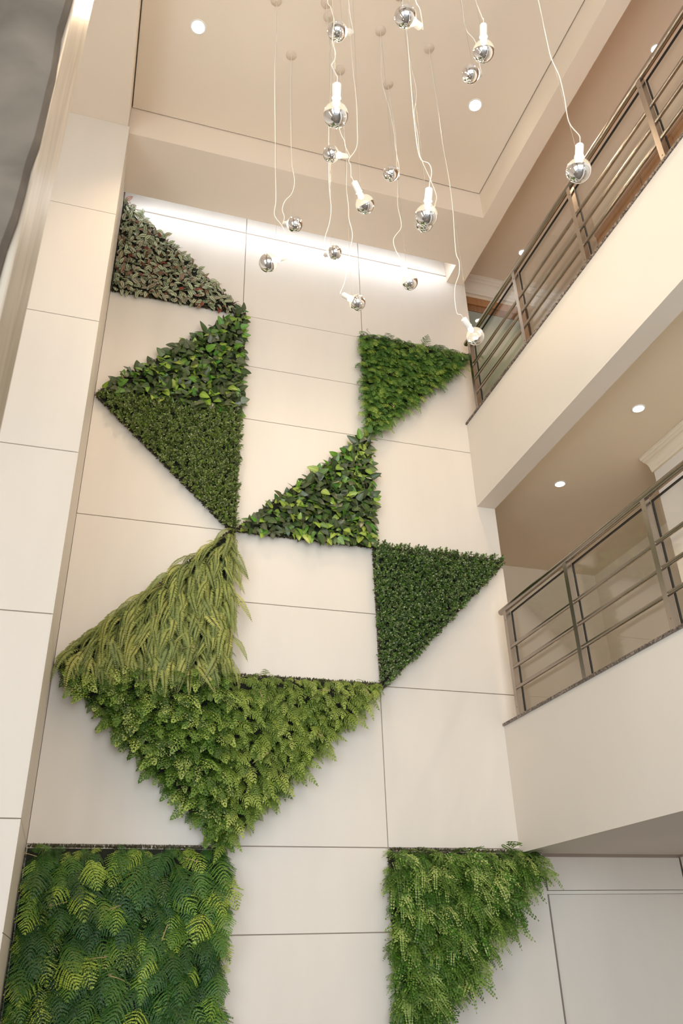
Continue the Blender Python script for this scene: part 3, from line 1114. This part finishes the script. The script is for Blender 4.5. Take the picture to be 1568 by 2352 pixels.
def p_sword(L, Wd, npair, droop, side):
    """Sword fern frond: one row of narrow leaflets on each side of a brown midrib."""
    p = Proto()
    mid = lambda t: Vector((side * L * .16 * t * t, L * (t - .2 * droop * t * t), L * (.16 * math.sin(t * 2.6) - droop * .40 * t * t)))
    p.stem([mid(t) for t in np.linspace(0, 1, 9)], .0021, .0008, 1)
    for i in range(npair):
        t = .05 + .94 * i / npair
        ln = Wd / 2 * (min(1, (t + .12) / .3) ** .6) * (1 - t ** 3.2) ** .8 * random.uniform(.92, 1.06)
        c = mid(t)
        tg = (mid(min(1, t + .02)) - mid(t - .02)).normalized()
        nrm = VX.cross(tg).normalized()
        w = L / npair * .98
        for s_ in (-1, 1):
            d = VX * s_ + tg * .30 - nrm * random.uniform(.02, .4)
            p.diamond(c, d, nrm + tg * .15 * s_, max(.005, ln), w, 0, .42, .05)
    p.diamond(mid(.98), mid(1) - mid(.96), VZ, .014, .006)
    return p.done()


def p_spray(L, nb, droop, lf=.0125):
    """Maidenhair spray: drooping stem, short branches, pairs of small round leaflets."""
    p = Proto()
    mid = lambda t: Vector((.05 * L * math.sin(3 * t), L * (t - .1 * t * t), L * (.14 * math.sin(2.4 * t) - droop * .45 * t * t)))
    p.stem([mid(t) for t in np.linspace(0, 1, 7)], .0011, .0005, 1)

    def leaflets(base, d, ln, nrm):
        k = max(3, int(ln / (lf * .72)))
        sd = d.cross(nrm).normalized()
        for j in range(k):
            f = (j + .6) / k
            q = base + d * (ln * f) - nrm * (.2 * ln * f * f)
            for z_ in (-1, 1):
                dd = sd * z_ + d * .5 + nrm * random.uniform(-.3, .3)
                p.disc(q + dd.normalized() * .0025, dd, nrm + Vector((random.uniform(-.3, .3), random.uniform(-.3, .3), 0)), lf * random.uniform(.8, 1.1) * (1 - .35 * f), lf * .85, 0)
        p.disc(base + d * ln - nrm * .2 * ln, d, nrm, lf * .8, lf * .7)
    for i in range(nb):
        t = .10 + .55 * i / nb
        tg = (mid(t + .02) - mid(t - .02)).normalized()
        nrm = VX.cross(tg).normalized()
        s_ = -1 if i % 2 else 1
        d = (VX * s_ * random.uniform(.5, .85) + tg * .85 - nrm * random.uniform(0, .3)).normalized()
        leaflets(mid(t), d, L * (.42 - .28 * t) * random.uniform(.8, 1.15), nrm)
    for i in range(12):
        t = .32 + .66 * i / 12
        tg = (mid(min(1, t + .02)) - mid(t - .02)).normalized()
        nrm = VX.cross(tg).normalized()
        for s_ in (-1, 1):
            dd = VX * s_ + tg * .45 + nrm * random.uniform(-.3, .3)
            p.disc(mid(t) + dd.normalized() * .002, dd, nrm, lf * (1.15 - .5 * t), lf * .9)
    p.disc(mid(.99), mid(1) - mid(.95), VZ, lf * .7, lf * .6)
    p.vary = .25
    return p.done()


def p_fiddle():
    p = Proto()
    pts = [Vector((0, .11 * t, .015 * math.sin(2 * t))) for t in np.linspace(0, 1, 6)]
    e = pts[-1]
    for k in range(1, 12):
        a = k * .62
        r = .011 * (1 - k / 14)
        pts.append(e + Vector((0, r * math.sin(a), .011 - r * math.cos(a))))
    p.stem(pts, .0026, .0016, 0)
    return p.done()


# ------------------------------------------------------------------ planted panels
def inside_dist(poly, u, v):
    """signed distance to the outline of a convex polygon (positive inside)"""
    n = len(poly)
    area = sum(poly[i][0] * poly[(i + 1) % n][1] - poly[(i + 1) % n][0] * poly[i][1] for i in range(n))
    sg = 1 if area > 0 else -1
    best = 9
    for i in range(n):
        (ax, ay), (bx, by) = poly[i], poly[(i + 1) % n]
        l = math.hypot(bx - ax, by - ay)
        best = min(best, sg * ((bx - ax) * (v - ay) - (by - ay) * (u - ax)) / l)
    return best


def edge_out(poly, u, v):
    """outward direction of the nearest edge"""
    n = len(poly)
    area = sum(poly[i][0] * poly[(i + 1) % n][1] - poly[(i + 1) % n][0] * poly[i][1] for i in range(n))
    sg = 1 if area > 0 else -1
    best, nv = 9, (0, 0)
    for i in range(n):
        (ax, ay), (bx, by) = poly[i], poly[(i + 1) % n]
        l = math.hypot(bx - ax, by - ay)
        dd = sg * ((bx - ax) * (v - ay) - (by - ay) * (u - ax)) / l
        if dd < best:
            best, nv = dd, (sg * (by - ay) / l, -sg * (bx - ax) / l)
    return best, nv


def scatter(poly, n, margin):
    """n well-spread points inside the polygon (best of a few candidates each, on a coarse grid)"""
    us, vs = [p[0] for p in poly], [p[1] for p in poly]
    cand = []
    while len(cand) < n * 5:
        u, v = random.uniform(min(us), max(us)), random.uniform(min(vs), max(vs))
        if inside_dist(poly, u, v) > margin:
            cand.append((u, v))
    cand = np.array(cand)
    chosen = [0]
    dist = np.hypot(*(cand - cand[0]).T)
    for _ in range(n - 1):
        k = int(np.argmax(dist * RNG.uniform(.55, 1, len(dist))))
        chosen.append(k)
        dist = np.minimum(dist, np.hypot(*(cand - cand[k]).T))
    return cand[chosen]


def place(u, v, w, d, n, s, roll=0.):
    """d, n given as (along wall, up, out of wall)"""
    P = Vector((u, YW - w, v))
    D = Vector((d[0], -d[2], d[1])).normalized()
    Nn = Vector((n[0], -n[2], n[1]))
    Nn = (Nn - D * Nn.dot(D)).normalized()
    Xx = D.cross(Nn)
    R = Matrix((Xx, D, Nn)).transposed().to_4x4()
    return Matrix.Translation(P) @ R @ Matrix.Scale(s, 4)


def guard(u, d, n):
    """plants beside the clad pillar lean away from it"""
    if u < XL + .14 and d[0] < 0:
        d = (abs(d[0]) * .25, d[1], d[2])
    if u < XL + .10:
        n = (n[0] + .25, n[1], n[2])
    return d, n


def clear_walls(M, V):
    """shift a placed plant so that no part of it enters the pillar or the wall behind"""
    A_ = np.array(M, np.float32)
    P = V @ A_[:3, :3].T + A_[:3, 3]
    dx = max(0., XL + .003 - float(P[:, 0].min()))
    dy = min(0., YW - .004 - float(P[:, 1].max()))
    return Matrix.Translation((min(dx, .15), max(dy, -.06), 0)) @ M


def garden(name, label, poly, protos, mats, part_name, n_part, n_stuff, orient, thick=.035, margin=.012, depth=(.03, .06), fiddles=0,
           stuff_name='undergrowth', proto_w=None, scale=(.85, 1.15), moss=2200, fringe=200, fr_scale=.55):
    base = Vector((min(p[0] for p in poly), YW - .002, min(p[1] for p in poly)))
    root = empty(name, base, label, 'green wall', 'triangles and square of artificial plants on the panelled wall')
    inv = Matrix.Translation(-base)
    b = MB()
    if len(poly) == 3:
        sl = [math.dist(poly[1], poly[2]), math.dist(poly[2], poly[0]), math.dist(poly[0], poly[1])]
    else:
        sl = [1] * len(poly)
    cu, cv = (sum(l * p[i] for l, p in zip(sl, poly)) / sum(sl) for i in (0, 1))
    rin = inside_dist(poly, cu, cv)
    fz = (rin - .009) / rin
    shr = [(cu + (p[0] - cu) * fz, cv + (p[1] - cv) * fz) for p in poly]
    tv = max(p[1] for p in shr)
    flat = sum(abs(p[1] - tv) < .03 for p in shr) > 1
    if flat:
        shr = [(p[0], p[1] - .0 if abs(p[1] - tv) < .03 else p[1]) for p in shr]
    b.prism(shr, 'y', YW - thick, YW - .0005)
    b.v = [tuple(Vector(v) - base) for v in b.v]
    b.build('backing', 'backing', root)
    clear = {'frond': .055, 'spray': .03}.get(part_name, .02)
    meshes = [tri_mesh(part_name, p.V, p.T, p.U, p.M, mats, p.R) for p in protos]
    pw = np.array(proto_w if proto_w else [1] * len(protos), float)
    pw /= pw.sum()
    pts = scatter(poly, n_part, margin)
    pts = pts[np.argsort(-pts[:, 1])]
    for (u, v) in pts:
        k = int(RNG.choice(len(protos), p=pw))
        u = max(u, XL + clear)
        ed, nv = edge_out(poly, u, v)
        d, n = guard(u, *orient(ed, nv, True))
        s = random.uniform(*scale) * (.5 if n[1] >= 1 else 1)
        o = bpy.data.objects.new(part_name, meshes[k])
        o.parent = root
        o.matrix_basis = inv @ clear_walls(place(u, v, random.uniform(*depth), d, n, s), protos[k].V)
        COL.objects.link(o)
    if n_stuff:
        Vs, Ts, Us, Ms, Rs = [], [], [], [], []
        off = 0
        pts = [(u, v, 1) for u, v in scatter(poly, n_stuff, margin)]
        if part_name in ('frond', 'spray'):          # short growth along the outline hides the board's edge
            nn = len(poly)
            ln_ = [math.dist(poly[i], poly[(i + 1) % nn]) for i in range(nn)]
            for _ in range(fringe):
                i = random.choices(range(nn), ln_)[0]
                t = random.random()
                pu, pv = (poly[i][a] * (1 - t) + poly[(i + 1) % nn][a] * t for a in (0, 1))
                f_ = R_(.0, .03) / max(.05, math.dist((pu, pv), (cu, cv)))
                pts.append((pu + (cu - pu) * f_, pv + (cv - pv) * f_, fr_scale))
        for (u, v, sk) in pts:
            p = protos[int(RNG.choice(len(protos), p=pw))]
            u = max(u, XL + clear)
            ed, nv = edge_out(poly, u, v)
            d, n = orient(ed, nv, False)
            if sk != 1:
                d = (R_(-.6, .6) + nv[0] * .35, R_(-1.0, -.15) + max(0, nv[1]) * .2, R_(.3, .7))
                n = (R_(-.3, .3) + nv[0] * .3, .5, .9)
            d, n = guard(u, d, n)
            M = np.array(inv @ clear_walls(place(u, v, random.uniform(thick - .006, max(depth[0] + .012, thick + .012)), d, n, random.uniform(*scale) * .95 * sk), p.V), np.float32)
            Vs.append(p.V @ M[:3, :3].T + M[:3, 3])
            Ts.append(p.T + off)
            Us.append(p.U)
            Ms.append(p.M)
            Rs.append(np.full(len(p.V), random.random(), np.float32) + (0 if p.R is None else p.R))
            off += len(p.V)
        me = tri_mesh(stuff_name, np.concatenate(Vs), np.concatenate(Ts), np.concatenate(Us), np.concatenate(Ms), mats, np.concatenate(Rs))
        o = bpy.data.objects.new(stuff_name, me)
        o.parent = root
        o['kind'] = 'stuff'
        COL.objects.link(o)
    if moss:
        p = Proto()
        n = len(poly)
        per = [math.dist(poly[i], poly[(i + 1) % n]) for i in range(n)]
        for _ in range(moss):
            i = random.choices(range(n), per)[0]
            t = random.random()
            q_ = random.uniform(0, .75)
            u = (shr[i][0] * (1 - t) + shr[(i + 1) % n][0] * t) * q_ + (poly[i][0] * (1 - t) + poly[(i + 1) % n][0] * t) * (1 - q_)
            v = (shr[i][1] * (1 - t) + shr[(i + 1) % n][1] * t) * q_ + (poly[i][1] * (1 - t) + poly[(i + 1) % n][1] * t) * (1 - q_)
            ed, nv = edge_out(poly, u, v)
            q = Vector((u, YW - random.uniform(.004, thick + .006), v)) - base
            d = Vector((nv[0] + random.uniform(-.8, .8), -random.uniform(0, .9), nv[1] + random.uniform(-.8, .8)))
            p.diamond(q, d, Vector((random.uniform(-1, 1), -1, random.uniform(-.3, 1))), random.uniform(.016, .030), random.uniform(.009, .014), 0, .5)
        p.done()
        me = tri_mesh('moss_base', p.V, p.T, p.U, p.M, ['moss'])
        o = bpy.data.objects.new('moss_base', me)
        o.parent = root
        o['kind'] = 'stuff'
        COL.objects.link(o)
    if fiddles:
        fm = tri_mesh('fiddlehead', FID.V, FID.T, FID.U, FID.M, ['fiddle'])
        for (u, v) in scatter(poly, fiddles, .06):
            o = bpy.data.objects.new('fiddlehead', fm)
            o.parent = root
            a = random.uniform(-2.2, 2.2)
            o.matrix_basis = inv @ place(u, v, depth[1] + .035, (math.sin(a), -math.cos(a) * .8, .55), (0, .4, 1), random.uniform(.8, 1.2))
            COL.objects.link(o)
    return root


FID = p_fiddle()
R_ = random.uniform


def o_leafy(ed, nv, top):
    """broad leaves: face outwards and up, tips pointing any way but mostly down and out"""
    k = max(0, 1 - ed / .10) * .8
    d = (R_(-1, 1) + nv[0] * k, R_(-1.1, .55) + nv[1] * k, R_(.1, .7))
    n = (R_(-.5, .5), R_(-.4, .65), R_(.6, 1.1))
    return d, n


def o_sprig(ed, nv, top):
    k = max(0, 1 - ed / .06) * .7
    return (R_(-.5, .5) + nv[0] * k, R_(-.4, .55) + nv[1] * k, 1.0), (R_(-1, 1), R_(-1, 1), .2)


def o_sword(ed, nv, top):
    """long fronds hang down, those on the sloping edge trail along it"""
    k = max(0, 1 - ed / .12) if nv[1] > .3 else 0
    s = R_(-.5, .5)
    return (s * (1 - k) - .8 * k, -R_(.7, 1.1) + .25 * k, R_(.34, .58)), (R_(-.35, .35) - .3 * k, .25 + .6 * k, 1.0)


def o_fern(down, out, spread, nup=.35, lean=0.):
    def f(ed, nv, top):
        k = max(0, 1 - ed / .07) * .2
        d = (R_(-spread, spread) + lean + nv[0] * k, -down * R_(.7, 1.2) + max(-.1, nv[1]) * k, out * R_(.7, 1.3))
        n = (R_(-.25, .25), nup * R_(.5, 1.6), 1.0)
        if nv[1] > .8 and ed < .045 and random.random() < .3:
            d = (d[0], R_(-.35, .35), R_(.5, .9))
            n = (R_(-.25, .25), 1.0, R_(.1, .8))
        return d, n
    return f


A, B_, C_, D_ = XL + .005, XC1, XC2, 3.46
R0, R1, R2, R3, R4, R5, R6 = ZR[0], ZR[1], ZR[2], ZR[3], ZR[4], ZR[5], ZR[6]

striped = [p_leaf(R_(.060, .080), R_(.034, .043), ellip, 5, .16, R_(.1, .4)) for _ in range(6)]
garden('planted_triangle', 'triangle of small striped leaves with silvery bands and red tips under the cove light', [(A, R0 + .03), (A, R1 - .005), (B_, R1)], striped, ['leaf_striped'], 'leaf', 300, 800, o_leafy,
       depth=(.055, .10), margin=.004)

pothos = [p_leaf(R_(.085, .115), R_(.062, .078), heart, 6, R_(.05, .4), R_(.05, .45)) for _ in range(7)]
garden('planted_triangle', 'triangle of broad heart leaves between the striped leaves and the small olive leaves', [(B_ + .01, R1 + .03), (B_ + .01, R2 + .0), (A + .03, R2 + .02)], pothos, ['leaf_pothos'], 'leaf', 300, 520, o_leafy,
       depth=(.06, .11), margin=.006, scale=(.6, 1.02))
garden('planted_triangle', 'triangle of broad heart leaves with dark mossy bottom edge above a blank panel', [(C_, R3), (C_, R2 + .01), (B_ + .02, R3)], pothos, ['leaf_pothos'], 'leaf', 300, 520, o_leafy,
       depth=(.06, .11), margin=.006, scale=(.6, 1.02), moss=3200)

box = [p_sprig(20, .0175, .0115, R_(.045, .062)) for _ in range(8)]
garden('planted_triangle', 'triangle of tiny olive green box leaves hanging below the broad heart leaves', [(A + .005, R2), (B_, R2), (B_, R3 - .03)], box, ['leaf_boxwood_olive', 'rachis_dark'], 'sprig', 300, 900, o_sprig,
       depth=(.045, .075), margin=.006)
garden('planted_triangle', 'triangle of tiny dark green box leaves beside the lower balcony', [(C_ + .0, R3), (D_ + .02, R3 - .01), (C_ + .01, R4 - .02)], box, ['leaf_boxwood_dark', 'rachis_dark'], 'sprig', 300, 900, o_sprig,
       depth=(.045, .075), margin=.006)

fernA = [p_bipinnate(R_(.155, .20), R_(.10, .125), 10, .0072, .0070, R_(.6, 1.0), side=R_(-1, 1)) for _ in range(6)]
garden('planted_triangle', 'triangle of fresh green feathery fern pointing at the upper balcony', [(C_ - .02, R1), (D_ - .03, R1 - .0), (C_, R2 - .0)], fernA, ['leaf_fern_fresh', 'rachis_green'], 'frond', 300, 380, o_fern(.6, .8, .9, .5),
       depth=(.03, .07), margin=.006, fiddles=4)

sword = [p_sword(R_(.32, .42), R_(.076, .09), 28, R_(.4, .85), R_(-1, 1)) for _ in range(7)]
garden('planted_triangle', 'triangle of long drooping yellow green sword fern fronds with brown ribs', [(B_ - .01, R3), (B_ - .005, R4 + .06), (A + .03, R4 + .03)], sword, ['leaf_sword', 'rachis_dark'], 'frond', 250, 170, o_sword,
       depth=(.04, .09), margin=.006, scale=(.65, 1.0), fiddles=6, fringe=80, fr_scale=.4)

smallD = [p_bipinnate(R_(.15, .21), R_(.085, .115), 7, .0130, .0125, R_(.5, 1.1), 'disc', side=R_(-1, 1)) for _ in range(6)]
garden('planted_triangle', 'triangle of dense dark green button fern under the long sword fern fronds', [(A + .01, R4), (B_, R4), (B_, R5 + .02)], smallD, ['leaf_small_dark', 'rachis_green'], 'frond', 300, 110, o_fern(.5, .85, .9, .5),
       depth=(.02, .12), margin=.006)
smallL = [p_bipinnate(R_(.16, .21), R_(.075, .10), 8, .0100, .0085, R_(.5, 1.1), 'kite', side=R_(-1, 1)) for _ in range(6)]
garden('planted_triangle', 'triangle of dense light green small fern tapering to the big fern square', [(B_, R4), (C_ + .0, R4), (B_ + .0, R5 - .02)], smallL, ['leaf_small_light', 'rachis_green'], 'frond', 300, 140, o_fern(.6, .8, .9, .5),
       depth=(.02, .115), margin=.006, fiddles=5)

fernB = [p_bipinnate(R_(.23, .29), R_(.17, .21), 11, .0080, .0080, R_(.5, .9), side=R_(-.6, .6)) for _ in range(6)]
garden('planted_square', 'large square of deep green fern fronds with some lime tips at the wall foot', [(A + .0, R5 - .02), (B_ + .01, R5 - .02), (B_ + .01, R6 - .12), (A + .0, R6 - .12)], fernB, ['leaf_fern_deep', 'rachis_green'], 'frond', 300, 110, o_fern(.8, .62, .55, .45),
       depth=(.03, .13), margin=.006, fiddles=11)

maiden = [p_spray(R_(.20, .30), 6, R_(.5, 1.1), .0165) for _ in range(8)]
garden('planted_triangle', 'triangle of drooping maidenhair sprays reaching under the lower balcony', [(C_ + .0, R5 - .02), (D_ - .02, R5 - .03), (C_ + .01, R6 - .06)], maiden, ['leaf_maiden', 'rachis_dark'], 'spray', 300, 90, o_fern(.65, .75, .65, .45, .25),
       depth=(.02, .12), margin=.006)
